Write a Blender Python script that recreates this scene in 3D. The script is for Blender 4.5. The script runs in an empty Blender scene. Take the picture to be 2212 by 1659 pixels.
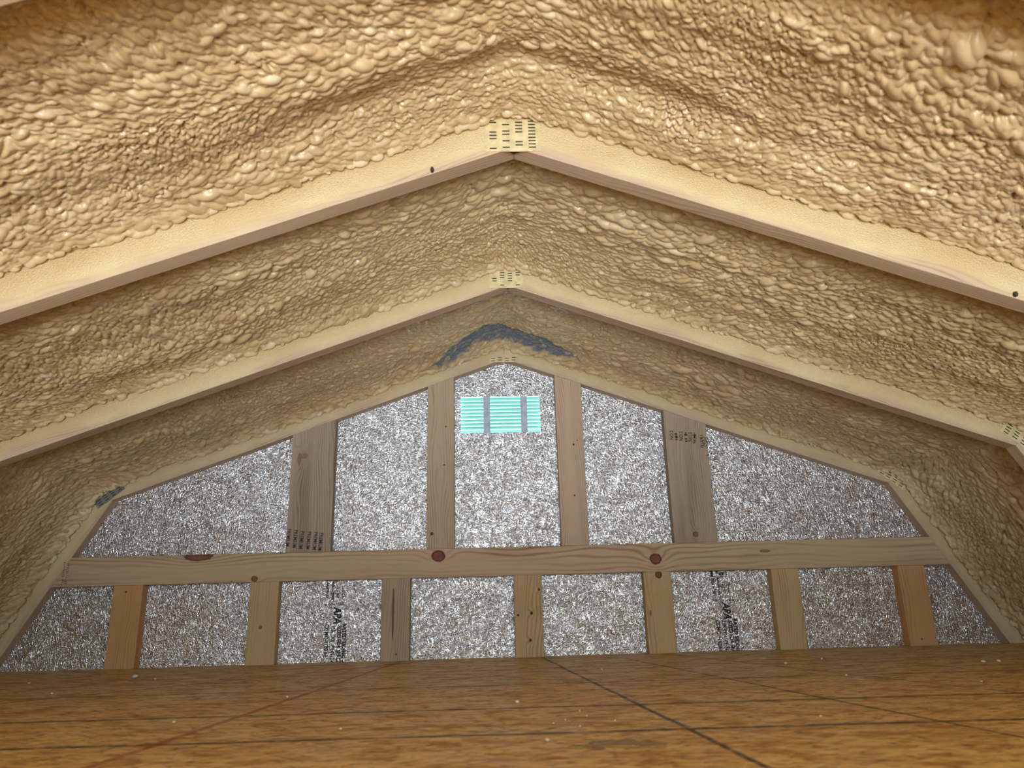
import bpy, math, random
import numpy as np
from mathutils import Matrix, Vector

random.seed(7)
scene = bpy.context.scene
COL = scene.collection

# ------------------------------------------------------------------ camera
PITCH, ROLL, YAW = 0.28924, -0.02668, 0.03328
CAM = Vector((-0.05413, 0.0, 0.1734))
fw = Vector((math.sin(YAW)*math.cos(PITCH), math.cos(YAW)*math.cos(PITCH), math.sin(PITCH)))
r0 = Vector((math.cos(YAW), -math.sin(YAW), 0)); u0 = r0.cross(fw)
rt = math.cos(ROLL)*r0 + math.sin(ROLL)*u0
up = -math.sin(ROLL)*r0 + math.cos(ROLL)*u0
cd = bpy.data.cameras.new('camera'); cam = bpy.data.objects.new('camera', cd); COL.objects.link(cam)
cd.sensor_width = 36.0; cd.lens = 1560.66/2212*36.0
cd.clip_start = 0.01
cd.dof.use_dof = True; cd.dof.focus_distance = 1.9; cd.dof.aperture_fstop = 5.5
cam.matrix_world = Matrix(((rt.x, up.x, -fw.x, CAM.x), (rt.y, up.y, -fw.y, CAM.y), (rt.z, up.z, -fw.z, CAM.z), (0, 0, 0, 1)))
scene.camera = cam

# ------------------------------------------------------------------ world and lights
world = bpy.data.worlds.new('world'); scene.world = world; world.use_nodes = True
bg = world.node_tree.nodes['Background']
bg.inputs[0].default_value = (0.72, 0.86, 1.0, 1); bg.inputs[1].default_value = 2.9

def area(name, loc, target, sx, sy, energy, color):
    l = bpy.data.lights.new(name, 'AREA'); l.shape = 'RECTANGLE'; l.size = sx; l.size_y = sy
    l.energy = energy; l.color = color
    o = bpy.data.objects.new(name, l); COL.objects.link(o); o.location = loc
    o.rotation_euler = (Vector(target)-Vector(loc)).to_track_quat('-Z', 'Y').to_euler()
    return o
# daylight through the wide double door below the loft, behind the photographer: the loft floor shades the room's low parts
area('door_daylight', (0.0, -3.38, -1.05), (0, 2.0, -1.05), 2.00, 1.66, 200, (0.90, 0.955, 1.0))
# added blue area light, unseen behind the camera, to put glints on the upper foil
area('foil_glint_light', (-0.05, -3.38, 0.60), (-0.05, 2.0, 0.60), 1.00, 0.40, 56, (0.38, 0.68, 1.0))

vs = scene.view_settings
vs.view_transform = 'Standard'; vs.look = 'None'; vs.gamma = 1.0; vs.use_curve_mapping = False
vs.exposure = 0.35
scene.cycles.use_denoising = True
scene.cycles.max_bounces = 5
scene.cycles.diffuse_bounces = 3
scene.cycles.glossy_bounces = 3
scene.cycles.adaptive_threshold = 0.1
scene.cycles.use_light_tree = False

# ------------------------------------------------------------------ dimensions (metres)
S = 0.6096                    # truss spacing
Y0 = 2.3662                   # front of the gable truss
ZA, WK, ZK, WF = 0.9684, 1.2700, 0.5122, 1.5687   # apex height, knee half width / height, half width at the floor
M = (ZA-ZK)/WK
TH = 0.038                    # board thickness
YW = Y0+TH                    # face of the foil sheathing
TY = [Y0-k*S for k in range(10)]; TY[3] += 0.040
def zr(x): return ZA-M*abs(x)
def xl(z): return WF+(WK-WF)*z/ZK

# ------------------------------------------------------------------ helpers
def setp(o, label=None, cat=None, group=None, kind=None):
    if label: o['label'] = label
    if cat: o['category'] = cat
    if group: o['group'] = group
    if kind: o['kind'] = kind
    return o
def mesh_obj(name, verts, faces, mat=None, parent=None, smooth=False):
    me = bpy.data.meshes.new(name); me.from_pydata([tuple(v) for v in verts], [], faces); me.update()
    if mat: me.materials.append(mat)
    if smooth: me.polygons.foreach_set('use_smooth', [True]*len(me.polygons))
    o = bpy.data.objects.new(name, me); COL.objects.link(o)
    if parent: o.parent = parent
    return o
def box_vf(x0, x1, y0, y1, z0, z1):
    v = [(x0,y0,z0),(x1,y0,z0),(x1,y1,z0),(x0,y1,z0),(x0,y0,z1),(x1,y0,z1),(x1,y1,z1),(x0,y1,z1)]
    f = [(0,3,2,1),(4,5,6,7),(0,1,5,4),(1,2,6,5),(2,3,7,6),(3,0,4,7)]
    return v, f
def boxes(name, lst, mat, parent=None):
    V, F = [], []
    for b in lst:
        v, f = box_vf(*b); n = len(V); V += v; F += [tuple(i+n for i in q) for q in f]
    return mesh_obj(name, V, F, mat, parent)
def empty(name, loc):
    o = bpy.data.objects.new(name, None); COL.objects.link(o); o.location = loc; o.empty_display_size = 0.1
    return o
def prism(name, poly, yf, depth, axis, origin, mat, parent=None, bevel=0.0014):
    """Board: polygon (x, z) counter-clockwise seen from the room, extruded backwards from y = yf.
    UV: u along the board, v across it (0 at 'origin'), so the grain follows the board."""
    n = len(poly); ax = Vector(axis).normalized(); px = Vector((-ax.y, ax.x)); og = Vector(origin)
    V = [(x, yf, z) for x, z in poly]+[(x, yf+depth, z) for x, z in poly]
    F = [tuple(range(n)), tuple(range(2*n-1, n-1, -1))]
    for i in range(n):
        j = (i+1) % n; F.append((i, i+n, j+n, j))
    if parent: V = [(x-parent.location.x, y-parent.location.y, z-parent.location.z) for x, y, z in V]; off = Vector(parent.location)
    else: off = Vector((0, 0, 0))
    o = mesh_obj(name, V, F, mat, parent)
    me = o.data; uvl = me.uv_layers.new(name='uv')
    for p in me.polygons:
        for li in p.loop_indices:
            c = me.vertices[me.loops[li].vertex_index].co+off
            d = Vector((c.x, c.z))-og
            v = d.dot(px)
            if abs(p.normal.y) < 0.5: v = -(c.y-yf)-0.001 if v < 0.03 else v+(c.y-yf)
            uvl.data[li].uv = (d.dot(ax), v)
    if bevel:
        m = o.modifiers.new('bevel', 'BEVEL'); m.width = bevel; m.segments = 2; m.limit_method = 'ANGLE'
    return o

# ------------------------------------------------------------------ node helpers
class NT:
    def __init__(self, name, dim='3D'):
        self.dim = dim
        self.m = bpy.data.materials.new(name); self.m.use_nodes = True
        self.t = self.m.node_tree; self.t.nodes.clear()
        self.out = self.t.nodes.new('ShaderNodeOutputMaterial')
        self.b = self.t.nodes.new('ShaderNodeBsdfPrincipled'); self.t.links.new(self.b.outputs[0], self.out.inputs[0])
    def link(self, v, sock):
        if hasattr(v, 'is_linked') or isinstance(v, bpy.types.NodeSocket): self.t.links.new(v, sock)
        else: sock.default_value = v
    def node(self, typ, **kw):
        n = self.t.nodes.new(typ)
        for k, v in kw.items(): setattr(n, k, v)
        return n
    def math(self, op, a, b=0.0, c=None, clamp=False):
        n = self.node('ShaderNodeMath', operation=op, use_clamp=clamp)
        self.link(a, n.inputs[0]); self.link(b, n.inputs[1])
        if c is not None: self.link(c, n.inputs[2])
        return n.outputs[0]
    def add(self, a, b): return self.math('ADD', a, b)
    def sub(self, a, b): return self.math('SUBTRACT', a, b)
    def mul(self, a, b): return self.math('MULTIPLY', a, b)
    def smooth(self, x, lo, hi, a=0.0, b=1.0):
        n = self.node('ShaderNodeMapRange', interpolation_type='SMOOTHSTEP')
        self.link(x, n.inputs[0]); self.link(lo, n.inputs[1]); self.link(hi, n.inputs[2]); self.link(a, n.inputs[3]); self.link(b, n.inputs[4])
        return n.outputs[0]
    def coord(self, kind): return self.node('ShaderNodeTexCoord').outputs[kind]
    def mapping(self, v, loc=(0,0,0), rot=(0,0,0), scale=(1,1,1)):
        n = self.node('ShaderNodeMapping'); self.link(v, n.inputs[0])
        n.inputs[1].default_value = loc; n.inputs[2].default_value = rot; n.inputs[3].default_value = scale
        return n.outputs[0]
    def noise(self, v, scale=1.0, detail=2.0, rough=0.5, dist=0.0, col=False):
        n = self.node('ShaderNodeTexNoise', noise_dimensions=self.dim); self.link(v, n.inputs['Vector'])
        n.inputs['Scale'].default_value = scale; n.inputs['Detail'].default_value = detail
        n.inputs['Roughness'].default_value = rough; n.inputs['Distortion'].default_value = dist
        return n.outputs[1] if col else n.outputs[0]
    def voro(self, v, scale=1.0, feature='F1', out=0, rnd=1.0):
        n = self.node('ShaderNodeTexVoronoi', feature=feature, voronoi_dimensions=self.dim); self.link(v, n.inputs['Vector'])
        n.inputs['Scale'].default_value = scale; n.inputs['Randomness'].default_value = rnd
        return n.outputs[out]
    def ramp(self, f, stops):
        n = self.node('ShaderNodeValToRGB'); self.link(f, n.inputs[0]); e = n.color_ramp.elements
        while len(e) > 1: e.remove(e[-1])
        e[0].position = stops[0][0]; e[0].color = tuple(stops[0][1])+(1,)
        for p, c in stops[1:]:
            k = e.new(p); k.color = tuple(c)+(1,)
        return n.outputs[0]
    def mix(self, f, a, b, blend='MIX'):
        n = self.node('ShaderNodeMix', data_type='RGBA', blend_type=blend)
        self.link(f, n.inputs[0])
        self.link(a if not isinstance(a, tuple) else a+(1,)*(4-len(a)), n.inputs[6])
        self.link(b if not isinstance(b, tuple) else b+(1,)*(4-len(b)), n.inputs[7])
        return n.outputs[2]
    def sep(self, v):
        n = self.node('ShaderNodeSeparateXYZ'); self.link(v, n.inputs[0]); return n.outputs
    def comb(self, x, y, z=0.0):
        n = self.node('ShaderNodeCombineXYZ'); self.link(x, n.inputs[0]); self.link(y, n.inputs[1]); self.link(z, n.inputs[2]); return n.outputs[0]
    def bump(self, h, strength=0.5, dist=0.001, normal=None):
        n = self.node('ShaderNodeBump'); n.inputs['Strength'].default_value = strength; n.inputs['Distance'].default_value = dist
        self.link(h, n.inputs['Height'])
        if normal: self.link(normal, n.inputs['Normal'])
        return n.outputs[0]
    def set(self, color=None, rough=None, metal=None, normal=None, spec=None):
        if color is not None: self.link(color if not isinstance(color, tuple) else color+(1,)*(4-len(color)), self.b.inputs['Base Color'])
        if rough is not None: self.link(rough, self.b.inputs['Roughness'])
        if metal is not None: self.link(metal, self.b.inputs['Metallic'])
        if normal is not None: self.link(normal, self.b.inputs['Normal'])
        if spec is not None: self.link(spec, self.b.inputs['Specular IOR Level'])
        return self.m
def plain(name, color, rough=0.6, metal=0.0):
    n = NT(name); no = n.noise(n.coord('Object'), 60, 3)
    c = n.mix(n.smooth(no, 0.3, 0.7), tuple(k*0.85 for k in color), tuple(min(1, k*1.12) for k in color))
    return n.set(c, rough, metal)

FOAM_A, FOAM_B, FOAM_C = (0.46, 0.315, 0.155), (0.63, 0.465, 0.255), (0.78, 0.640, 0.42)

def wood_mat(name, light, dark, seed, freq=150.0, knots=(), overspray=0.0, warp=0.010, streak=0.5):
    """Sawn softwood: growth-ring lines along u that bend round the knots given as (u, v, ru, rv, strength)."""
    n = NT(name, '2D'); uv = n.node('ShaderNodeUVMap', uv_map='uv').outputs[0]; s = n.sep(uv); u, v = s[0], s[1]
    vec = n.comb(n.add(u, seed*3.17), n.add(v, seed*1.31), seed*0.73)
    w1 = n.noise(n.mapping(vec, scale=(2.2, 9, 1)), 1, 2)
    w2 = n.noise(n.mapping(vec, scale=(5.0, 40, 1)), 1, 2)
    c = n.add(v, n.add(n.mul(n.sub(w1, .5), warp*7), n.mul(n.sub(w2, .5), warp*0.8)))
    kn = kr = None
    for (ku, kv, ru, rv, st) in knots:
        du = n.mul(n.sub(u, ku), 1/ru); dv = n.mul(n.sub(v, kv), 1/rv)
        d2 = n.add(n.mul(du, du), n.mul(dv, dv))
        g = n.math('EXPONENT', n.mul(d2, -0.22))
        c = n.add(c, n.mul(g, rv*1.8))
        dk = n.add(n.math('SQRT', d2), n.mul(n.sub(n.noise(vec, 70, 1), .5), .35))
        k = n.mul(n.smooth(dk, 0.90, 1.10, 1.0, 0.0), st)
        kn = k if kn is None else n.math('MAXIMUM', kn, k)
        if ru > .008:
            rim = n.mul(n.smooth(dk, 0.55, 0.90), k); kr = rim if kr is None else n.math('MAXIMUM', kr, rim)
    ring = n.add(n.mul(n.math('SINE', n.mul(c, freq*6.283)), .5), .5)
    ring = n.math('POWER', ring, 2.6)
    amp = n.smooth(n.noise(n.mapping(vec, scale=(1.2, 22, 1)), 1, 2), 0.35, 0.68)
    fib = n.noise(n.mapping(vec, scale=(25, 900, 1)), 1, 3)
    t = n.add(n.mul(n.mul(ring, n.add(amp, .15)), 0.62), n.mul(n.sub(fib, .5), 0.55))
    t = n.add(t, n.mul(n.smooth(n.noise(n.mapping(vec, scale=(1.6, 14, 1)), 1, 3), .45, .8), streak*0.6))
    t = n.math('MAXIMUM', n.math('MINIMUM', t, 1.0), 0.0)
    col = n.mix(t, light, dark)
    if kn is not None:
        kc = n.mix(n.noise(n.mapping(vec, scale=(90, 90, 1)), 1, 2), (0.15, 0.035, 0.012), (0.05, 0.012, 0.005))
        if kr is not None:
            kc = n.mix(n.math('SUBTRACT', kn, kr, clamp=True), kc, n.mix(n.noise(n.mapping(vec, scale=(60, 60, 1)), 1, 2), (0.30, 0.085, 0.035), (0.15, 0.035, 0.015)))
        col = n.mix(kn, col, kc)
    bmp = n.bump(n.add(fib, n.mul(ring, .4)), 0.25, 0.0006)
    rough = 0.62
    if overspray:
        geo = n.node('ShaderNodeNewGeometry').outputs['Normal']
        front = n.smooth(n.sep(geo)[1], -0.25, -0.75)
        e = n.noise(n.mapping(vec, scale=(5, 12, 1)), 1, 3)
        e2 = n.noise(n.mapping(vec, scale=(500, 500, 1)), 1, 2)
        vv = n.add(v, n.add(n.mul(n.sub(e, .5), 0.05), n.mul(n.sub(e2, .5), .010)))
        mask = n.mul(n.mul(n.smooth(vv, -0.006, 0.026), front), overspray)
        fc = n.mix(n.smooth(e, .3, .7), (0.62, 0.45, 0.22), (0.70, 0.54, 0.29))
        col = n.mix(mask, col, fc)
        pits = n.noise(vec, 330, 2)
        bm2 = n.bump(n.mul(pits, n.smooth(vv, 0.0, 0.045, .25, 1.0)), 0.9, 0.0030)
        mx = n.node('ShaderNodeMix', data_type='VECTOR'); n.link(mask, mx.inputs[0]); n.link(bmp, mx.inputs[4]); n.link(bm2, mx.inputs[5]); bmp = mx.outputs[1]
        rough = n.smooth(mask, 0, 1, 0.62, 0.45)
    return n.set(col, rough, 0.0, bmp, 0.35)

def foam_mat():
    n = NT('spray_foam'); oc = n.coord('Object')
    tone = n.node('ShaderNodeAttribute', attribute_name='tone').outputs['Fac']
    grey = n.node('ShaderNodeAttribute', attribute_name='grey').outputs['Fac']
    no = n.noise(oc, 9, 3)
    t = n.add(tone, n.mul(n.sub(no, .5), .7))
    col = n.ramp(t, [(0.0, FOAM_A), (0.5, FOAM_B), (1.0, FOAM_C)])
    col = n.mix(grey, col, (0.15, 0.185, 0.23))
    h = n.noise(oc, 210, 2)
    return n.set(col, n.smooth(n.noise(oc, 30, 2), .3, .7, 0.24, 0.42), 0.0, n.bump(h, 0.18, 0.0022), 0.5)
MAT_FOAM = foam_mat()

def foil_mat():
    n = NT('foil_sheathing', '2D'); oc = n.coord('Object'); s = n.sep(oc)
    base = n.comb(s[0], s[2], 0.0)
    wob = n.noise(base, 22, 2, col=True)
    vadd = n.node('ShaderNodeVectorMath', operation='MULTIPLY_ADD'); n.link(wob, vadd.inputs[0]); vadd.inputs[1].default_value = (.02, .02, 0); n.link(base, vadd.inputs[2])
    wb = vadd.outputs[0]
    h = None
    for k, (ang, sx, sy, am) in enumerate([(0.35, 46, 265, 1.0), (1.25, 40, 240, 1.0), (2.05, 50, 285, .9), (2.75, 56, 320, .8)]):
        m = n.mapping(wb, loc=(k*3.1, k*1.7, 0), rot=(0, 0, ang), scale=(1, 1, 1))
        m = n.mapping(m, scale=(sx, sy, 1))
        z = n.mul(n.smooth(n.noise(m, 1, 1), .42, .72), am)
        h = z if h is None else n.math('MAXIMUM', h, z)
    mid = n.noise(wb, 280, 1)
    lines = n.math('SINE', n.mul(s[2], 6.283/0.0042))
    h = n.add(h, n.add(n.mul(mid, .8), n.mul(lines, .03)))
    nb = n.bump(h, 1.0, 0.0015)
    patch = n.smooth(n.noise(base, 14, 4, .6), .38, .66)
    col = n.mix(patch, (0.80, 0.785, 0.775), (0.93, 0.935, 0.945))
    speck = n.smooth(n.noise(n.mapping(base, scale=(1, .6, 1)), 70, 2), .70, .76)
    col = n.mix(n.mul(speck, .6), col, (0.16, 0.13, 0.11))
    return n.set(col, 0.27, 1.0, nb)
MAT_FOIL = foil_mat()

def osb_mat():
    n = NT('osb_floor', '2D'); oc = n.coord('Object'); s = n.sep(oc); x, y = s[0], s[1]
    flat = n.comb(x, y, 0.0)
    cols = []
    d = None
    for k, (ang, sx, sy) in enumerate([(0.10, 20, 95), (0.7, 18, 85), (-0.6, 22, 100)]):
        m = n.mapping(n.mapping(flat, rot=(0, 0, ang), loc=(k*2.3, k, 0)), scale=(sx, sy, 1))
        c = n.sep(n.voro(m, 1, out=1))[0]
        d = c if d is None else n.add(d, c)
    d = n.mul(d, 1/3)
    col = n.ramp(d, [(0.15, (0.46, 0.225, 0.050)), (0.40, (0.67, 0.395, 0.11)), (0.60, (0.79, 0.51, 0.165)), (0.9, (0.86, 0.61, 0.23))])
    fl = n.noise(n.mapping(flat, scale=(55, 130, 1)), 1, 3)
    col = n.mix(n.mul(n.smooth(fl, .57, .70), .8), col, (0.17, 0.065, 0.016))
    fl2 = n.noise(n.mapping(flat, scale=(13, 26, 1), loc=(3, 1, 0)), 1, 3)
    col = n.mix(n.mul(n.smooth(fl2, .56, .70), .55), col, (0.33, 0.14, 0.028))
    brk = n.smooth(n.noise(flat, 40, 2), .28, .55, .45, 1.0)
    wv = n.mul(n.sub(n.noise(flat, 6, 1), .5), .006)
    def line(p, q, w, colr, st, col):
        dx, dy = q[0]-p[0], q[1]-p[1]; L = math.hypot(dx, dy); nx, ny = -dy/L, dx/L
        dd = n.math('ABSOLUTE', n.add(n.add(n.mul(x, nx), n.mul(y, ny)), n.add(wv, -(nx*p[0]+ny*p[1]))))
        mk = n.mul(n.mul(n.smooth(dd, w*.35, w, 1.0, 0.0), st), brk)
        return n.mix(mk, col, colr)
    G = (0.065, 0.052, 0.022)
    for p, q, w, st in [((.098, 2.30), (.2267, .819), .0065, 1.0), ((.3055, 2.35), (.560, 1.0), .0052, 1.0), ((.491, 2.315), (.833, 1.285), .0052, .9),
                        ((-1.0, 1.315), (1.0, 1.29), .011, .9), ((-1.0, 1.075), (1.0, 1.045), .010, 1.0), ((-1.2, 1.66), (1.3, 1.625), .012, .7),
                        ((-1.038, 1.586), (-.737, 1.879), .010, .8), ((-1.2, 2.0), (1.3, 1.98), .012, .4)]:
        col = line(p, q, w, G, st, col)
    col = line((-.52, .95), (-.35, 2.25), .010, (0.32, 0.035, 0.010), .75, col)
    # grey scuff mark
    du = n.mul(n.sub(n.add(x, n.mul(y, -.35)), -.245), 1/.055); dv = n.mul(n.sub(y, .975), 1/.028)
    sd = n.add(n.math('SQRT', n.add(n.mul(du, du), n.mul(dv, dv))), n.mul(n.sub(n.noise(flat, 38, 3), .5), 2.6))
    col = n.mix(n.smooth(sd, .7, 1.0, .65, 0.0), col, (0.15, 0.125, 0.06))
    return n.set(col, n.smooth(fl2, .3, .7, .42, .6), 0.0, n.bump(n.add(d, n.mul(fl, .6)), .35, .0012), 0.4)
MAT_OSB = osb_mat()

MAT_SHEATH = plain('roof_deck_foam_dusted', (0.58, 0.44, 0.22), 0.8)
MAT_SIDING = plain('shed_wall_board', (0.52, 0.42, 0.28), 0.8)
MAT_STEEL = plain('galvanised_plate', (0.30, 0.31, 0.31), 0.42, 0.85)
MAT_PLATE_FOAMED = plain('foam_dusted_plate', (0.66, 0.52, 0.27), 0.5)
MAT_SLOT = plain('plate_slot_dark', (0.035, 0.030, 0.022), 0.8)
MAT_INK = plain('print_ink', (0.020, 0.014, 0.014), 0.6)
MAT_CRUMB = plain('dry_foam_crumb', (0.80, 0.70, 0.48), 0.6)
MAT_GAP = plain('dark_gap', (0.02, 0.018, 0.014), 0.9)

# ------------------------------------------------------------------ structure
YB = -3.36                                     # rear gable
setp(boxes('floor', [(-1.62, 1.62, -0.16, YW+0.02, -0.019, 0.0)], MAT_OSB), kind='structure')
setp(boxes('floor_ground', [(-1.75, 1.75, YB-0.1, YW+0.05, -2.12, -2.10)], MAT_OSB), kind='structure')
# roof deck: four slabs above the foam
def offset_path(d):
    L = [(-WF-.03, -.05), (-WK, ZK), (0, ZA), (WK, ZK), (WF+.03, -.05)]
    P = [Vector(p) for p in L]; out = []
    for i, p in enumerate(P):
        ns = []
        if i > 0: t = (P[i]-P[i-1]).normalized(); ns.append(Vector((-t.y, t.x)))
        if i < len(P)-1: t = (P[i+1]-P[i]).normalized(); ns.append(Vector((-t.y, t.x)))
        nn = sum(ns, Vector((0, 0))).normalized(); out.append(p+nn*(d/nn.dot(ns[0])))
    return out
a, b = offset_path(.092), offset_path(.108)
V, F = [], []
for i in range(5):
    for yy in (YB, YW+.013): V += [(a[i].x, yy, a[i].y), (b[i].x, yy, b[i].y)]
for i in range(4):
    k = i*4; F += [(k, k+4, k+6, k+2), (k+1, k+3, k+7, k+5), (k, k+1, k+5, k+4), (k+2, k+6, k+7, k+3)]
F += [(0, 2, 3, 1), (16, 17, 19, 18)]
setp(mesh_obj('ceiling', V, F, MAT_SHEATH), kind='structure')
setp(boxes('wall_left', [(-1.70, -1.66, YB, YW+.05, -2.1, 0.10)], MAT_SIDING), kind='structure')
setp(boxes('wall_right', [(1.66, 1.70, YB, YW+.05, -2.1, 0.10)], MAT_SIDING), kind='structure')

# gable wall: foil-faced sheathing with a hole for the vent
VX0, VX1, VZ0, VZ1 = -0.152, 0.1195, 0.7175, 0.8445
def gable(name, y, holes, mat, zb, t=0.012):
    """Gable-shaped sheet, cut into strips so that the holes are real openings."""
    op = offset_path(.10)
    def top(x):
        for p, q in zip(op[:-1], op[1:]):
            if p.x <= x <= q.x and q.x > p.x: return p.y+(q.y-p.y)*(x-p.x)/(q.x-p.x)
        return 0.0
    xs = sorted(set([p.x for p in op]+[h for H in holes for h in H[:2]]))
    V, F = [], []
    def quad(x0, x1, b0, t0, b1, t1):
        k = len(V)
        for yy in (y, y+t): V.extend([(x0, yy, b0), (x1, yy, b1), (x1, yy, t1), (x0, yy, t0)])
        F.extend([(k, k+1, k+2, k+3), (k+7, k+6, k+5, k+4), (k, k+4, k+5, k+1), (k+3, k+2, k+6, k+7), (k, k+3, k+7, k+4), (k+1, k+5, k+6, k+2)])
    for x0, x1 in zip(xs[:-1], xs[1:]):
        cuts = sorted([(H[2], H[3]) for H in holes if H[0] <= x0+1e-6 and H[1] >= x1-1e-6]); z = zb
        for c0, c1 in cuts: quad(x0, x1, z, c0, z, c1-(c1-c0)); z = c1
        quad(x0, x1, z, top(x0), z, top(x1))
    return mesh_obj(name, V, F, mat)
wall_back = setp(gable('wall_back', YW, [(VX0, VX1, VZ0, VZ1)], MAT_FOIL, -0.05), kind='structure')
setp(boxes('wall_back_lower', [(-1.66, 1.66, YW, YW+.02, -2.1, -0.05)], MAT_SIDING), kind='structure')
setp(gable('wall_front', YB-.012, [(-.55, .45, .40, .77), (-1.0, 1.0, -1.95, -.22)], MAT_SIDING, -2.1), kind='structure')  # upper opening lets the added glint light in, lower one is the door

# ------------------------------------------------------------------ spray foam
def lattice(seed):
    return np.random.RandomState(seed).rand(256, 256)
def vnoise(U, V, seed):
    L = lattice(seed); iu = np.floor(U).astype(int); iv = np.floor(V).astype(int); fu = U-iu; fv = V-iv
    fu = fu*fu*(3-2*fu); fv = fv*fv*(3-2*fv); g = lambda i, j: L[i % 256, j % 256]
    return (g(iu, iv)*(1-fu)+g(iu+1, iv)*fu)*(1-fv)+(g(iu, iv+1)*(1-fu)+g(iu+1, iv+1)*fu)*fv
def fbm(U, V, seed, o=3):
    s, a, t = 0, 1.0, 0
    for k in range(o):
        s = s+a*(vnoise(U*2**k+17.3*k, V*2**k+5.1*k, seed+k)-.5); t += a; a *= .5
    return s/t*2

D0 = 0.070                                      # foam base lies this far outside the rafters' lower edge
def base_curve():
    pts = [(-WF-.03*((WF-WK)/ZK), -.03), (-WK, ZK), (0, ZA), (WK, ZK), (WF+.03*((WF-WK)/ZK), -.03)]
    P = [Vector(p) for p in pts]; out = []
    for i, p in enumerate(P):
        ns = []
        if i > 0: t = (P[i]-P[i-1]).normalized(); ns.append(Vector((-t.y, t.x)))
        if i < 4: t = (P[i+1]-P[i]).normalized(); ns.append(Vector((-t.y, t.x)))
        nn = sum(ns, Vector((0, 0))).normalized(); out.append(p+nn*(D0/nn.dot(ns[0])))
    A = np.array([[p.x, p.y] for p in out]); seg = np.hypot(*np.diff(A, axis=0).T); cum = np.concatenate([[0], np.cumsum(seg)])
    s = np.linspace(0, cum[-1], 4001); X = np.interp(s, cum, A[:, 0]); Z = np.interp(s, cum, A[:, 1])
    k = 65; ker = np.ones(k)/k
    def sm(a):
        e = np.concatenate([a[0]-(a[1]-a[0])*np.arange(k//2, 0, -1), a, a[-1]+(a[-1]-a[-2])*np.arange(1, k//2+1)])
        return np.convolve(e, ker, 'valid')
    X, Z = sm(X), sm(Z); tx, tz = np.gradient(X), np.gradient(Z); l = np.hypot(tx, tz)
    return s-cum[2], X, Z, tz/l, -tx/l          # arc length from the ridge, position, inward normal
CS, CX, CZ, CNX, CNZ = base_curve()

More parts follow.
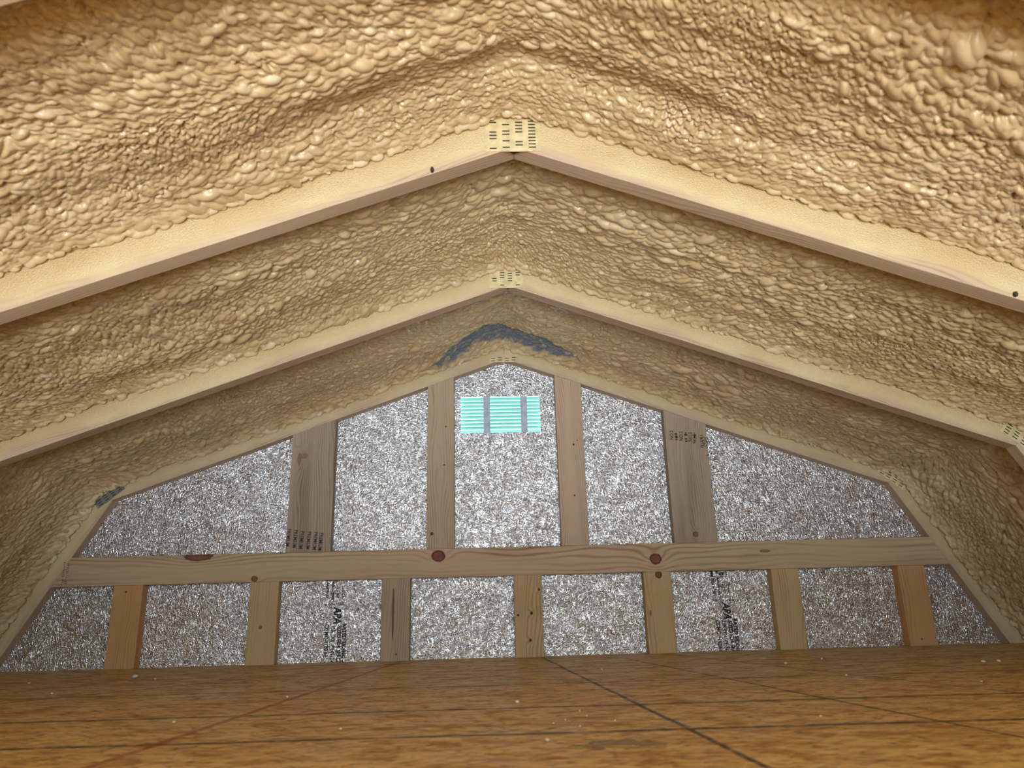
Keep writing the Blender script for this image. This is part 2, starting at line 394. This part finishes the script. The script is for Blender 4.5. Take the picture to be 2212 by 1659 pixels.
def foam_bay(ya, yb, du, seed, rsize, edge, bigs=(), grey=None, ufine=9.0, vfine=0.0, amp=1.0, hollow=()):
    """ya = rear face of the nearer truss, yb = front face of the farther one. 'edge' = how much rafter face stays bare at yb."""
    rs = np.random.RandomState(seed)
    lo, hi = CS[0], CS[-1]
    def axis(p, q, f0, f1):                      # fine steps where the bay is seen, coarse ones where it is hidden
        f0, f1 = max(p, f0), min(q, f1); parts = [np.arange(f0, f1, du)]
        if f0 > p: parts.insert(0, np.linspace(p, f0, max(2, int((f0-p)/.007)), endpoint=False))
        parts.append(np.linspace(f1, q, max(2, int((q-f1)/.007))) if q > f1 else np.array([q]))
        return np.concatenate(parts)
    us = axis(lo, hi, -ufine, ufine); vsn = axis(ya, yb, vfine, yb)
    U, Vv = np.meshgrid(us, vsn, indexing='ij')
    w1 = fbm(U*2.2, Vv*7.5, seed+10, 3); w2 = fbm(U*7, Vv*12, seed+20, 2)
    base = 0.016*amp*w1+0.007*amp*w2
    for hu, hv, ru, rv, dd in hollow:
        base = base+dd*np.exp(-((U-hu)/ru)**2-((Vv-hv)/rv)**2)
    # fillet on to the rafters
    he = (D0-edge)+0.012*fbm(U*6, U*0+3.3, seed+30, 3)
    db = yb-Vv; da = Vv-ya
    kb = np.exp(-(db/.030)**1.3); ka = np.exp(-(da/.030)**1.3)
    base = base*(1-.8*kb)*(1-.8*ka)+kb*he+ka*(D0-.05)
    H = base-0.006
    T = np.full_like(H, .25)
    sizef = fbm(U*3.0, Vv*5, seed+40, 3); sizef2 = fbm(U*9, Vv*12, seed+45, 2)
    angf = fbm(U*2, Vv*4, seed+50, 2)
    nu, nv = H.shape
    def splat(cu, cv, a, b, th, hh, tn, lift=0.0, tilt=0.25):
        R = max(a, b); i0, i1 = us.searchsorted((cu-R, cu+R)); j0, j1 = vsn.searchsorted((cv-R, cv+R))
        if i1 <= i0 or j1 <= j0: return
        x = us[i0:i1, None]-cu; y = vsn[None, j0:j1]-cv; c, s = math.cos(th), math.sin(th)
        p = (x*c+y*s)/a; qq = (-x*s+y*c)/b; r2 = p*p+qq*qq
        ci = (i0+i1)//2; cj = (j0+j1)//2
        ci = min(ci, nu-1); cj = min(cj, nv-1)
        h = np.where(r2 < 1, base[i0:i1, j0:j1]*.5+base[ci, cj]*.5+lift+hh*(np.sqrt(np.maximum(0, 1-r2))-.15-tilt*qq), -9)
        W = H[i0:i1, j0:j1]; m = h > W; W[m] = h[m]; T[i0:i1, j0:j1][m] = tn
    area_ = (hi-lo)*(yb-ya); N = int(area_/(rsize*rsize)*1.9)
    cu = rs.uniform(lo, hi, N); cv = rs.uniform(ya, yb, N); g = rs.randn(N, 5); acc = rs.rand(N)
    CI = np.minimum(us.searchsorted(cu), nu-1); CJ = np.minimum(vsn.searchsorted(cv), nv-1)
    for k in range(N):
        ci, cj = CI[k], CJ[k]
        if (abs(cu[k]) > ufine+.02 or cv[k] < vfine-.02) and k % 4: continue
        d = yb-cv[k]
        r = rsize*math.exp(1.05*sizef[ci, cj]+.50*sizef2[ci, cj])
        if acc[k] > (.76*rsize/r)**2: continue
        r *= math.exp(.28*g[k, 0])
        if d < .012: continue
        f = min(1, d/.05)
        a = r*(1.25+.35*abs(g[k, 1])); b = r*.80
        splat(cu[k], cv[k], a, b, angf[ci, cj]*1.6+.30*g[k, 2], r*1.15*(.4+.6*f), .42+.14*g[k, 3]+.10*sizef[ci, cj], lift=.0016*g[k, 4])
    # beads where the foam rolls on to the farther rafter
    x = lo
    while x < hi:
        r = min(.0115, .0064*math.exp(.42*rs.randn())); x += r*1.15
        if rs.rand() < .72: splat(x, yb-.004-.012*rs.rand(), r*1.3, r*.85, .3*rs.randn(), r*.8, .72+.14*rs.randn(), tilt=.1)
        if rs.rand() < .6: splat(x, yb-.020-.016*rs.rand(), r*1.5, r*.9, .3*rs.randn(), r*.8, .6+.14*rs.randn(), tilt=.1)
    for bu, bv, br in bigs:
        for k in range(7):
            r = .60*br*(.5+.5*rs.rand()); splat(bu+br*1.2*rs.randn()*.7, bv+br*rs.randn()*.55, r*1.35, r*.8, .5*rs.randn(), r*.8, .72+.12*rs.randn(), lift=br*.28, tilt=.05)
    G = np.zeros_like(H)
    if grey is not None:
        poly = np.array(grey); uu = U+.012*fbm(U*40, Vv*40, seed+60, 3); vv = Vv+.016*fbm(U*40, Vv*40, seed+70, 3)
        ins = np.zeros(U.shape, bool); dmin = np.full(U.shape, 9.)
        for (x0, y0), (x1, y1) in zip(poly, np.roll(poly, -1, axis=0)):
            cr = ((y0 > vv) != (y1 > vv)) & (uu < (x1-x0)*(vv-y0)/(y1-y0+1e-12)+x0); ins ^= cr
            t = np.clip(((uu-x0)*(x1-x0)+(vv-y0)*(y1-y0))/((x1-x0)**2+(y1-y0)**2), 0, 1)
            dmin = np.minimum(dmin, np.hypot(uu-x0-t*(x1-x0), vv-y0-t*(y1-y0)))
        sd = np.where(ins, dmin, -dmin); G = np.clip(sd/.012+.5, 0, 1)*(.55+.45*np.clip((.62-T)*6, 0, 1))
        H = H-.006*np.clip(sd/.02+.4, 0, 1)
    Hs = H.copy()
    Hs[1:-1, 1:-1] = (4*H[1:-1, 1:-1]+H[:-2, 1:-1]+H[2:, 1:-1]+H[1:-1, :-2]+H[1:-1, 2:])/8
    X = np.interp(U, CS, CX)+np.interp(U, CS, CNX)*Hs; Z = np.interp(U, CS, CZ)+np.interp(U, CS, CNZ)*Hs
    co = np.stack([X, Vv, Z], -1).reshape(-1, 3).astype(np.float32)
    idx = np.arange(nu*nv).reshape(nu, nv)
    quads = np.stack([idx[:-1, :-1], idx[:-1, 1:], idx[1:, 1:], idx[1:, :-1]], -1).reshape(-1, 4)
    me = bpy.data.meshes.new('foam_insulation'); nq = len(quads)
    me.vertices.add(len(co)); me.vertices.foreach_set('co', co.ravel())
    me.loops.add(nq*4); me.loops.foreach_set('vertex_index', quads.ravel().astype(np.int32))
    me.polygons.add(nq); me.polygons.foreach_set('loop_start', np.arange(0, nq*4, 4, dtype=np.int32))
    me.update(calc_edges=True)
    me.polygons.foreach_set('use_smooth', np.ones(nq, bool))
    for nm, arr in (('tone', T), ('grey', G)):
        at = me.attributes.new(nm, 'FLOAT', 'POINT'); at.data.foreach_set('value', arr.ravel().astype(np.float32))
    me.materials.append(MAT_FOAM)
    o = bpy.data.objects.new('foam_insulation', me); COL.objects.link(o)
    return o

BIG = [(-.06,.943,.022),(-.041,.911,.014),(-.418,.781,.018),(-.421,.902,.020),(-.778,.957,.017),(-.803,.955,.014),(.442,.799,.018),(.06,.979,.018),
       (-.301,.842,.016),(-.203,.818,.014),(-.117,.865,.018),(.044,.874,.020),(.407,.779,.015),(.576,.702,.018),(.481,.776,.014),(.536,.732,.015),(.847,1.041,.016),(.261,.831,.015),(.072,.864,.015),(-.694,1.11,.013),(-.36,.80,.014)]
BIG_B = [(.721,1.70,.014),(.838,1.35,.014),(.674,1.69,.013),(-.688,1.579,.016),(-.77,1.594,.015),(-.631,1.72,.013),(-1.093,1.549,.015),(-.40,1.40,.015),(-.33,1.45,.013),(.12,1.40,.012),(.16,1.46,.012)]
BIG_A = [(-.062,1.992,.016),(.042,2.03,.016),(0,1.96,.014)]
GREY = [(-.268,2.335),(-.171,2.235),(-.072,2.170),(.018,2.235),(.145,2.225),(.275,2.315),(.172,2.335),(.022,2.325),(-.045,2.315),(-.091,2.290),(-.198,2.345)]
setp(foam_bay(TY[3]+TH, TY[2], 0.0016, 101, .0050, .063, BIG, ufine=1.03, vfine=.655, hollow=[(-.35,1.03,.25,.05,-.018),(.35,1.02,.28,.04,-.014),(-.05,1.0,.3,.03,-.008),(.1,.80,.35,.04,.012)]),
     'cream spray foam in the nearest roof bay, in front of the nearest full truss', 'insulation', 'spray foam between the roof trusses')
setp(foam_bay(TY[2]+TH, TY[1], 0.0018, 202, .0050, .048, BIG_B, ufine=1.40, vfine=1.26, amp=.8),
     'tan spray foam in the middle roof bay, between the two full trusses', 'insulation', 'spray foam between the roof trusses')
setp(foam_bay(TY[1]+TH, TY[0], 0.0022, 303, .0054, .034, BIG_A, grey=GREY, vfine=1.91, amp=.6),
     'brownish spray foam in the farthest roof bay, with a bare grey patch below the ridge', 'insulation', 'spray foam between the roof trusses')
setp(foam_bay(TY[4]+TH, TY[3], 0.006, 404, .0095, .05),
     'spray foam directly overhead, in the bay just beyond the top edge of the photo', 'insulation', 'spray foam between the roof trusses')

# ------------------------------------------------------------------ roof trusses
def truss(k, y, label, seed, over, near):
    t = empty('roof_truss', (0, y, 0)); setp(t, label, 'roof truss', 'gambrel roof trusses')
    ip = [Vector(p) for p in [(-WF, 0), (-WK, ZK), (0, ZA), (WK, ZK), (WF, 0)]]
    op = []
    for i in range(5):
        ns = []
        if i > 0: d = (ip[i]-ip[i-1]).normalized(); ns.append(Vector((-d.y, d.x)))
        if i < 4: d = (ip[i+1]-ip[i]).normalized(); ns.append(Vector((-d.y, d.x)))
        nn = sum(ns, Vector((0, 0))).normalized()
        op.append(ip[i]+nn*(.089/nn.dot(ns[0])))
    op[0] = Vector((op[0].x-(op[1].x-op[0].x)/(op[1].y-op[0].y)*op[0].y, 0)); op[4] = Vector((-op[0].x, 0))
    light, dark = (0.55, 0.39, 0.26), (0.34, 0.21, 0.125)
    for i, nm in enumerate(('lower_rafter', 'upper_rafter', 'upper_rafter', 'lower_rafter')):
        kn = []
        if k == 2 and i == 2: kn = [(.42, .035, .03, .012, .35), (1.14, .004, .016, .006, .9)]
        m = wood_mat('truss_wood', light, dark, seed+i, 130, kn, over)
        prism(nm, [(ip[i].x, ip[i].y), (ip[i+1].x, ip[i+1].y), (op[i+1].x, op[i+1].y), (op[i].x, op[i].y)], y, TH, ip[i+1]-ip[i], ip[i], m, t)
    return t
truss_labels = ['cream gambrel truss against the silver gable wall, farthest of the three', 'cream gambrel truss in the middle, knees just at the frame edges',
                'nearest full cream truss with a slotted nail plate at its peak', 'truss cut off by the top corners of the photo',
                'truss overhead just beyond the top edge of the photo']
TR = []
for k in range(5):
    lab = truss_labels[k]
    TR.append(truss(k, TY[k], lab, 11+k*5, [0.8, .95, 1.0, .9][min(k, 3)], k < 3))

def plate(t, y, cx, cz, ang, L, Hh, mat, dark_rows, cols, rows, seed):
    """Pressed nail plate: a thin steel sheet with staggered tooth slots."""
    rs = random.Random(seed); c, s = math.cos(ang), math.sin(ang)
    def pl(name, x0, x1, z0, z1, y0, y1, mm, par):
        V, F = box_vf(x0, x1, y0, y1, z0, z1)
        return [(cx+vx*c-vz*s, vy, cz+vx*s+vz*c) for vx, vy, vz in V], F
    V, F = pl('nail_plate', -L/2, L/2, -Hh/2, Hh/2, -.0016, .0004, mat, t)
    p = mesh_obj('nail_plate', V, F, mat, t)
    SV, SF = [], []
    for i in range(cols):
        for j in range(rows):
            if rs.random() > dark_rows+(.35 if j == 0 else 0): continue
            x = (-.5+(i+.5)/cols)*L*.94; z = (-.5+(j+.5+(.3 if i % 2 else 0))/rows)*Hh*.92; ln = L/cols*.52
            V, F = pl('s', x-ln/2, x+ln/2, z-.0011, z+.0011, -.0022, -.0012, None, None); n0 = len(SV)
            SV += V; SF += [tuple(q+n0 for q in f) for f in F]
    if SV:
        so = mesh_obj('tooth_slots', SV, SF, MAT_SLOT, p); so['kind'] = 'stuff'
    return p
plate(TR[2], TY[2], -.003, .993, 0.0, .102, .068, MAT_PLATE_FOAMED, .5, 4, 9, 1)
plate(TR[1], TY[1], -.004, .992, 0.0, .088, .062, MAT_PLATE_FOAMED, .5, 4, 8, 2)
plate(TR[0], TY[0], -.003, .966, 0.0, .100, .018, MAT_PLATE_FOAMED, 1, 4, 2, 3)
ka = math.atan2(ZA-ZK, WK); kb_ = math.atan2(ZK, WF-WK); km = (ka+kb_)/2
for s, t, y, mm in ((-1, TR[0], TY[0], MAT_STEEL), (1, TR[0], TY[0], MAT_PLATE_FOAMED), (-1, TR[1], TY[1], MAT_PLATE_FOAMED), (1, TR[1], TY[1], MAT_PLATE_FOAMED)):
    nx, nz = s*math.sin(km), math.cos(km)
    off = .018 if (s < 0 and t is TR[0]) else .030
    plate(t, y, s*WK+nx*off, ZK+nz*off, -s*km, .100, .026 if off < .02 else .045, mm, .85, 4, 3 if off < .02 else 5, 5+s)
# nail stubs left in the nearest truss
for nx_ in (-.150, .8695):
    nz_ = zr(nx_)+.006; R6 = [(math.cos(a_*math.pi/3)*.0034, math.sin(a_*math.pi/3)*.0050) for a_ in range(6)]
    mesh_obj('nail', [(nx_+p_, -.006, nz_+q_) for p_, q_ in R6]+[(nx_+p_, .002, nz_+q_) for p_, q_ in R6], [tuple(range(6)), tuple(range(11, 5, -1))]+[(i_, i_+6, (i_+1) % 6+6, (i_+1) % 6) for i_ in range(6)], MAT_SLOT, TR[2])
# dark hollow where the rafters do not quite meet under the ridge
for k, w in ((2, .010), (1, .006)):
    mesh_obj('ridge_gap', [(-w, .006, ZA-.0035-M*0), (w*.2, .006, ZA-.0008), (w, .010, ZA-.0036), (-w*.2, .016, ZA-.0036), (-w, .006, ZA+.01), (w*.2, .006, ZA+.012), (w, .010, ZA+.01), (-w*.2, .016, ZA+.01)],
             [(0, 3, 2, 1), (4, 5, 6, 7), (0, 1, 5, 4), (1, 2, 6, 5), (2, 3, 7, 6), (3, 0, 4, 7)], MAT_GAP, TR[k])

# ------------------------------------------------------------------ gable framing
BT, BB = 0.3333, 0.2448
def hole(u, v, r=.004): return (u, v, r, r, 1.0)
def stud(x0, x1, z0, z1a, z1b, label, light, dark, seed, knots=(), freq=150, streak=.5, cat='stud', group='upright studs of the gable wall', top=None):
    poly = [(x0, z0), (x1, z0), (x1, z1b), (x0, z1a)]
    if top: poly = [(x0, z0), (x1, z0), (x1, z1b)]+top+[(x0, z1a)]
    # u up the board, v measured from its right edge to the left
    m = wood_mat('stud_wood', light, dark, seed, freq, knots, 0, streak=streak)
    t = empty('gable_stud', (x0, Y0, z0)); setp(t, label, cat, group)
    prism('board', poly, Y0, TH, (0, 1), (x1, z0), m, t)
    return t
GREYW = ((0.44, 0.325, 0.225), (0.17, 0.112, 0.072)); TAN = ((0.52, 0.37, 0.24), (0.28, 0.175, 0.10)); PINK = ((0.60, 0.42, 0.28), (0.34, 0.20, 0.12))
st_a = stud(-.708, -.567, BT, zr(-.708), zr(-.567), 'wide weathered stud printed PREMIUM at its foot, left of the vent', *GREYW, 31, [(.30, .115, .020, .006, .5), (.31, .10, .010, .012, .4)], 120, .8)
st_b = stud(-.2625, -.1735, BT, zr(-.2625), zr(-.1735), 'narrow tan upper stud just left of the vent', *TAN, 32, [hole(.048, .072, .005), hole(.40, .028, .003), hole(.27, .033, .0025)], 110, .35)
st_c = stud(.171, .260, BT, zr(.171), zr(.260), 'narrow pinkish upper stud just right of the vent', *PINK, 33, [hole(.33, .035, .0035), hole(.345, .022, .002), hole(.16, .04, .003)], 170, .3)
st_d = stud(.536, .677, BT, zr(.536), zr(.677), 'wide weathered stud printed NO.2 near its top, right of the vent', *GREYW, 34, [(.026, .070, .009, .009, .75)], 130, .7)
WARM = ((0.62, 0.42, 0.20), (0.36, 0.19, 0.07)); RED = ((0.62, 0.33, 0.13), (0.36, 0.15, 0.045))
names = ['leftmost short stud under the horizontal beam, orange with fine grain', 'second short stud from the left under the beam, pale with one dark knot mark',
         'third short stud from the left under the beam, with a long dark crack', 'middle short stud under the beam, with four small knots',
         'short stud under the beam with a knot hole at its top', 'second short stud from the right under the beam, plain and orange', 'rightmost short stud under the beam, reddish']
LX = [-1.231, -.8115, -.4015, .0135, .4265, .838, 1.250]
LK = [[hole(.225, .05, .003)], [(.11, .048, .006, .006, .7)], [(.14, .052, .075, .0035, .9), hole(.02, .04, .003)], [hole(.13, .036, .005), hole(.05, .042, .005), hole(.20, .010, .004), hole(.125, .078, .004)],
      [(.236, .040, .012, .011, 1.0), (.12, .075, .010, .003, .7)], [], [hole(.02, .05, .003)]]
LC = [RED, WARM, TAN, WARM, WARM, WARM, RED]
LS = []
for i in range(7):
    LS.append(stud(LX[i], LX[i]+.089, 0.0, BB, BB, names[i], *LC[i], 41+i, LK[i], 120 if i != 4 else 90, .3, group='short studs under the gable beam'))
# horizontal beam, ends cut to the rafters
t = empty('gable_beam', (0, Y0, BB)); setp(t, 'long horizontal knotty beam across the silver gable wall', 'beam')
mb = wood_mat('beam_wood', (0.60, 0.415, 0.25), (0.30, 0.165, 0.078), 51, 60, [(-.98, .082, .045, .014, .9), (-.225, .066, .022, .018, 1.0), (.470, .040, .019, .017, 1.0), (.827, .056, .018, .005, .7), (-.80, .010, .011, .009, .9)], 0, warp=.008)
prism('board', [(-xl(BB), BB), (xl(BB), BB), (xl(BT), BT), (-xl(BT), BT)], Y0-.0005, TH, (1, 0), (0, BB), mb, t)

# ------------------------------------------------------------------ printing on the boards and the foil
def text_mesh(s, size, bold=0.0, shear=0.0, align='LEFT'):
    c = bpy.data.curves.new('print', 'FONT'); c.body = s; c.size = size; c.offset = bold; c.shear = shear; c.align_x = align; c.resolution_u = 2
    o = bpy.data.objects.new('print', c); COL.objects.link(o)
    dg = bpy.context.evaluated_depsgraph_get(); me = bpy.data.meshes.new_from_object(o.evaluated_get(dg))
    bpy.data.objects.remove(o); bpy.data.curves.remove(c)
    return me
def print_text(s, x, z, y, size, parent, ang=-math.pi/2, bold=0.0, shear=0.0, sx=1.0):
    """Flat ink on a vertical face: ang = -90 degrees reads downwards, +90 upwards. (x, z) = start of the baseline."""
    me = text_mesh(s, size, bold, shear); co = np.empty(len(me.vertices)*3); me.vertices.foreach_get('co', co); co = co.reshape(-1, 3)
    tx, ty = co[:, 0]*sx, co[:, 1]; c, sn = math.cos(ang), math.sin(ang); pl = parent.location
    out = np.stack([x+tx*c-ty*sn-pl.x, np.full(len(tx), y-pl.y), z+tx*sn+ty*c-pl.z], -1)
    me.vertices.foreach_set('co', out.ravel()); me.update(); me.materials.clear(); me.materials.append(MAT_INK)
    o = bpy.data.objects.new('lettering', me); COL.objects.link(o); o.parent = parent
    return o
def ink(rects, y, parent, name='ink_mark'):
    pl = parent.location; V, F = [], []
    for x0, x1, z0, z1 in rects:
        k = len(V); V += [(x-pl.x, y-pl.y, z-pl.z) for x, z in ((x0, z0), (x1, z0), (x1, z1), (x0, z1))]; F.append((k, k+1, k+2, k+3))
    o = mesh_obj(name, V, F, MAT_INK, parent); o['kind'] = 'stuff'
    return o
yp = Y0-.0007
for i, (px, pz) in enumerate([(-.706, .405), (-.6845, .4005), (-.664, .3965), (-.6415, .3945), (-.6205, .3925), (-.603, .390)]):
    print_text('PREMIUM', px, pz+.003, yp, .0170, st_a, -math.pi/2-.05, .00025, sx=.80)
for i, (px, pz) in enumerate([(.562, .672), (.594, .668), (.625, .665), (.638, .658), (.669, .648)]):
    print_text('NO.2', px, pz, yp, .0165, st_d, math.pi/2-.05, .0003, sx=.85)
rr = random.Random(3); bars = []
for bx, bz, w, h in ((.567, .700, .010, .018), (.600, .696, .010, .020), (.632, .694, .006, .012), (.650, .684, .010, .026), (.670, .672, .007, .040)):
    for k in range(14):
        z = bz-rr.random()*h*1.7; x = bx+rr.random()*w*.4; bars.append((x, x+w*(.3+.7*rr.random()), z, z+.0014+.0012*rr.random()))
ink(bars, yp, st_d)
bars = []
for k in range(26):                               # faded stamp on the end of the beam
    x = -1.395+.011*(k % 2)+rr.uniform(-.002, .002); z = BB+.006+.003*k+rr.uniform(-.001, .001)
    if z < BT-.012: bars.append((x, x+rr.uniform(.004, .010), z, z+rr.uniform(.0008, .0018)))
    x += .002; bars.append((x, x+.0012, z, z+.003)) if z < BT-.015 else None
ink(bars, Y0-.0012, t)
def stamp(x, z):
    """Panel grade stamp reading downwards; x = left edge of the stamp, z = height of the double rule."""
    y = YW-.0012
    ink([(x-.006, x+.062, z+.0018, z+.0030), (x-.006, x+.062, z-.0012, z)], y, wall_back, 'stamp_rule')
    print_text('APA', x+.022, z-.006, y, .034, wall_back, -math.pi/2+.03, .0011, .25, sx=.80)
    zz = z-.062
    print_text('RATED SIDING - SH', x+.052, zz+.006, y, .0165, wall_back, bold=.0006, sx=.95)
    print_text('SIZED FOR SPACING', x+.036, zz, y, .0165, wall_back, bold=.0006, sx=.86)
    print_text('ESR-1301  PR-N124', x+.017, zz, y, .0165, wall_back, bold=.0003, sx=.80)
    print_text('CCMC-11826-L  C', x-.003, zz+.004, y, .0165, wall_back, bold=.0004, sx=.92)
    print_text('05/07/21', x+.046, z+.056, y, .0120, wall_back, bold=.0002, sx=.78)
    print_text('1223 BST', x+.029, z+.056, y, .0115, wall_back, bold=.0002, sx=.78)
    print_text('MANUFACTURED IN', x+.014, z+.071, y, .0080, wall_back, bold=.0004, sx=.88)
    print_text('MADE IN USA', x-.004, z+.069, y, .0110, wall_back, bold=.0003, sx=.72)
    ink([(x-.006, x+.002, z+.073, z+.100), (x+.0445, x+.0460, z+.073, z+.100), (x-.006, x+.046, z+.073, z+.0745)], y, wall_back, 'stamp_box')
    print_text('LP', x+.012, z+.098, y, .034, wall_back, bold=.0010, sx=.62)
stamp(-.578, .170); stamp(.659, .152)

# ------------------------------------------------------------------ gable vent
vent = empty('gable_vent', (0, YW, VZ0)); setp(vent, 'aqua louvred vent set in the silver gable wall below the ridge', 'vent')
def vent_plastic():
    n = NT('aqua_louvre_plastic'); n.set((0.30, 0.72, 0.60), 0.4)
    tr = n.node('ShaderNodeBsdfTranslucent'); tr.inputs[0].default_value = (0.36, 0.86, 0.70, 1)
    mx = n.node('ShaderNodeMixShader'); mx.inputs[0].default_value = 0.3
    n.t.links.new(n.b.outputs[0], mx.inputs[1]); n.t.links.new(tr.outputs[0], mx.inputs[2]); n.t.links.new(mx.outputs[0], n.out.inputs[0])
    return n.m
MV = vent_plastic(); MBAR = plain('vent_bar_grey', (0.50, 0.54, 0.62), 0.5)
NS = 10; hz = (VZ1-VZ0)/NS
sv = None
for i in range(NS):
    z = i*hz; xa, xb = VX0-.002, VX1+.002
    prof = [(.014, hz*1.00), (.018, hz*.93), (.023, hz*.80), (.029, hz*.66), (.034, hz*.54)]
    V = [(x, y, z+zz) for y, zz in prof for x in (xa, xb)]+[(x, y+.0014, z+zz+.0005) for y, zz in prof for x in (xa, xb)]
    n_ = len(prof)*2; Fs = []
    for k in range(len(prof)-1):
        a_ = 2*k; Fs += [(a_, a_+2, a_+3, a_+1), (n_+a_, n_+a_+1, n_+a_+3, n_+a_+2), (a_, n_+a_, n_+a_+2, a_+2), (a_+1, a_+3, n_+a_+3, n_+a_+1)]
    Fs += [(0, 1, n_+1, n_), (n_-2, 2*n_-2, 2*n_-1, n_-1)]
    if sv is None: sv = mesh_obj('slat', V, Fs, MV, vent)
    else:
        o = sv.copy(); COL.objects.link(o); o.parent = vent; o.location = (0, 0, z)
for x in (-.0745, .0535):
    boxes('vertical_bar', [(x, x+.0225, .008, .013, -.004, VZ1-VZ0+.004)], MBAR, vent)
boxes('frame', [(VX0-.02, VX1+.02, .041, .047, -.02, -.002), (VX0-.02, VX1+.02, .041, .047, VZ1-VZ0+.002, VZ1-VZ0+.02), (VX0-.02, VX0-.003, .041, .047, -.002, VZ1-VZ0+.002), (VX1+.003, VX1+.02, .041, .047, -.002, VZ1-VZ0+.002)], MBAR, vent)

# ------------------------------------------------------------------ foam crumbs on the floor
def crumb_mesh(seed):
    rs = random.Random(seed); V, F = [], []; n, m = 8, 5
    for j in range(m+1):
        th = math.pi*j/m
        for i in range(n):
            r = 1+rs.uniform(-.25, .25); V.append((math.sin(th)*math.cos(2*math.pi*i/n)*r, math.sin(th)*math.sin(2*math.pi*i/n)*r*.8, math.cos(th)*.6*r))
    for j in range(m):
        for i in range(n): F.append((j*n+i, (j+1)*n+i, (j+1)*n+(i+1) % n, j*n+(i+1) % n))
    mz = min(v[2] for v in V); V = [(a, b, c-mz) for a, b, c in V]
    me = bpy.data.meshes.new('foam_crumb'); me.from_pydata(V, [], F); me.update(); me.materials.append(MAT_CRUMB)
    me.polygons.foreach_set('use_smooth', [True]*len(me.polygons)); return me
CM = [crumb_mesh(i) for i in range(4)]
crumbs = [(-.994,2.059,.007,'crumb of foam on the floor in front of the leftmost short stud'), (-.557,1.251,.0032,'pale crumb of foam lying on the floor left of the red chalk line'),
          (-.014,1.354,.0042,'largest pale crumb of foam in the middle of the floor'), (.211,1.896,.0035,'crumb of foam just right of the thick dark floor line'),
          (.674,1.909,.0045,'flat crumb of foam on the floor before the second stud from the right'), (-.457,1.533,.0030,'crumb of foam beside the red chalk line'),
          (-1.017,1.727,.003,None), (-.912,1.991,.004,None), (.012,1.001,.0032,'crumb of foam near the bottom edge, left of the thick line'), (-.275,1.139,.0025,None), (.807,2.005,.004,None),
          (1.105,1.799,.005,'left one of two crumbs of foam at the far right'), (1.142,1.799,.005,'right one of two crumbs of foam at the far right'), (.314,2.380,.005,'crumb of foam against the foot of the silver wall'),
          (.080,1.237,.0022,None), (.413,1.117,.002,None), (.866,1.446,.0025,None), (-1.219,1.98,.0035,None), (.689,1.619,.0028,None), (.05,1.16,.0018,None), (.085,1.19,.0018,None), (.03,1.13,.0018,None), (.12,1.14,.0016,None), (.065,1.10,.0018,None)]
for i, (x, y, r, lab) in enumerate(crumbs):
    o = bpy.data.objects.new('foam_crumb', CM[i % 4]); COL.objects.link(o); o.location = (x, y, 0); o.scale = (r, r, r); o.rotation_euler = (0, 0, i*1.7)
    setp(o, lab or 'tiny speck of dried foam on the floor', 'foam crumb', 'foam crumbs on the floor' if lab else 'tiny foam specks on the floor')
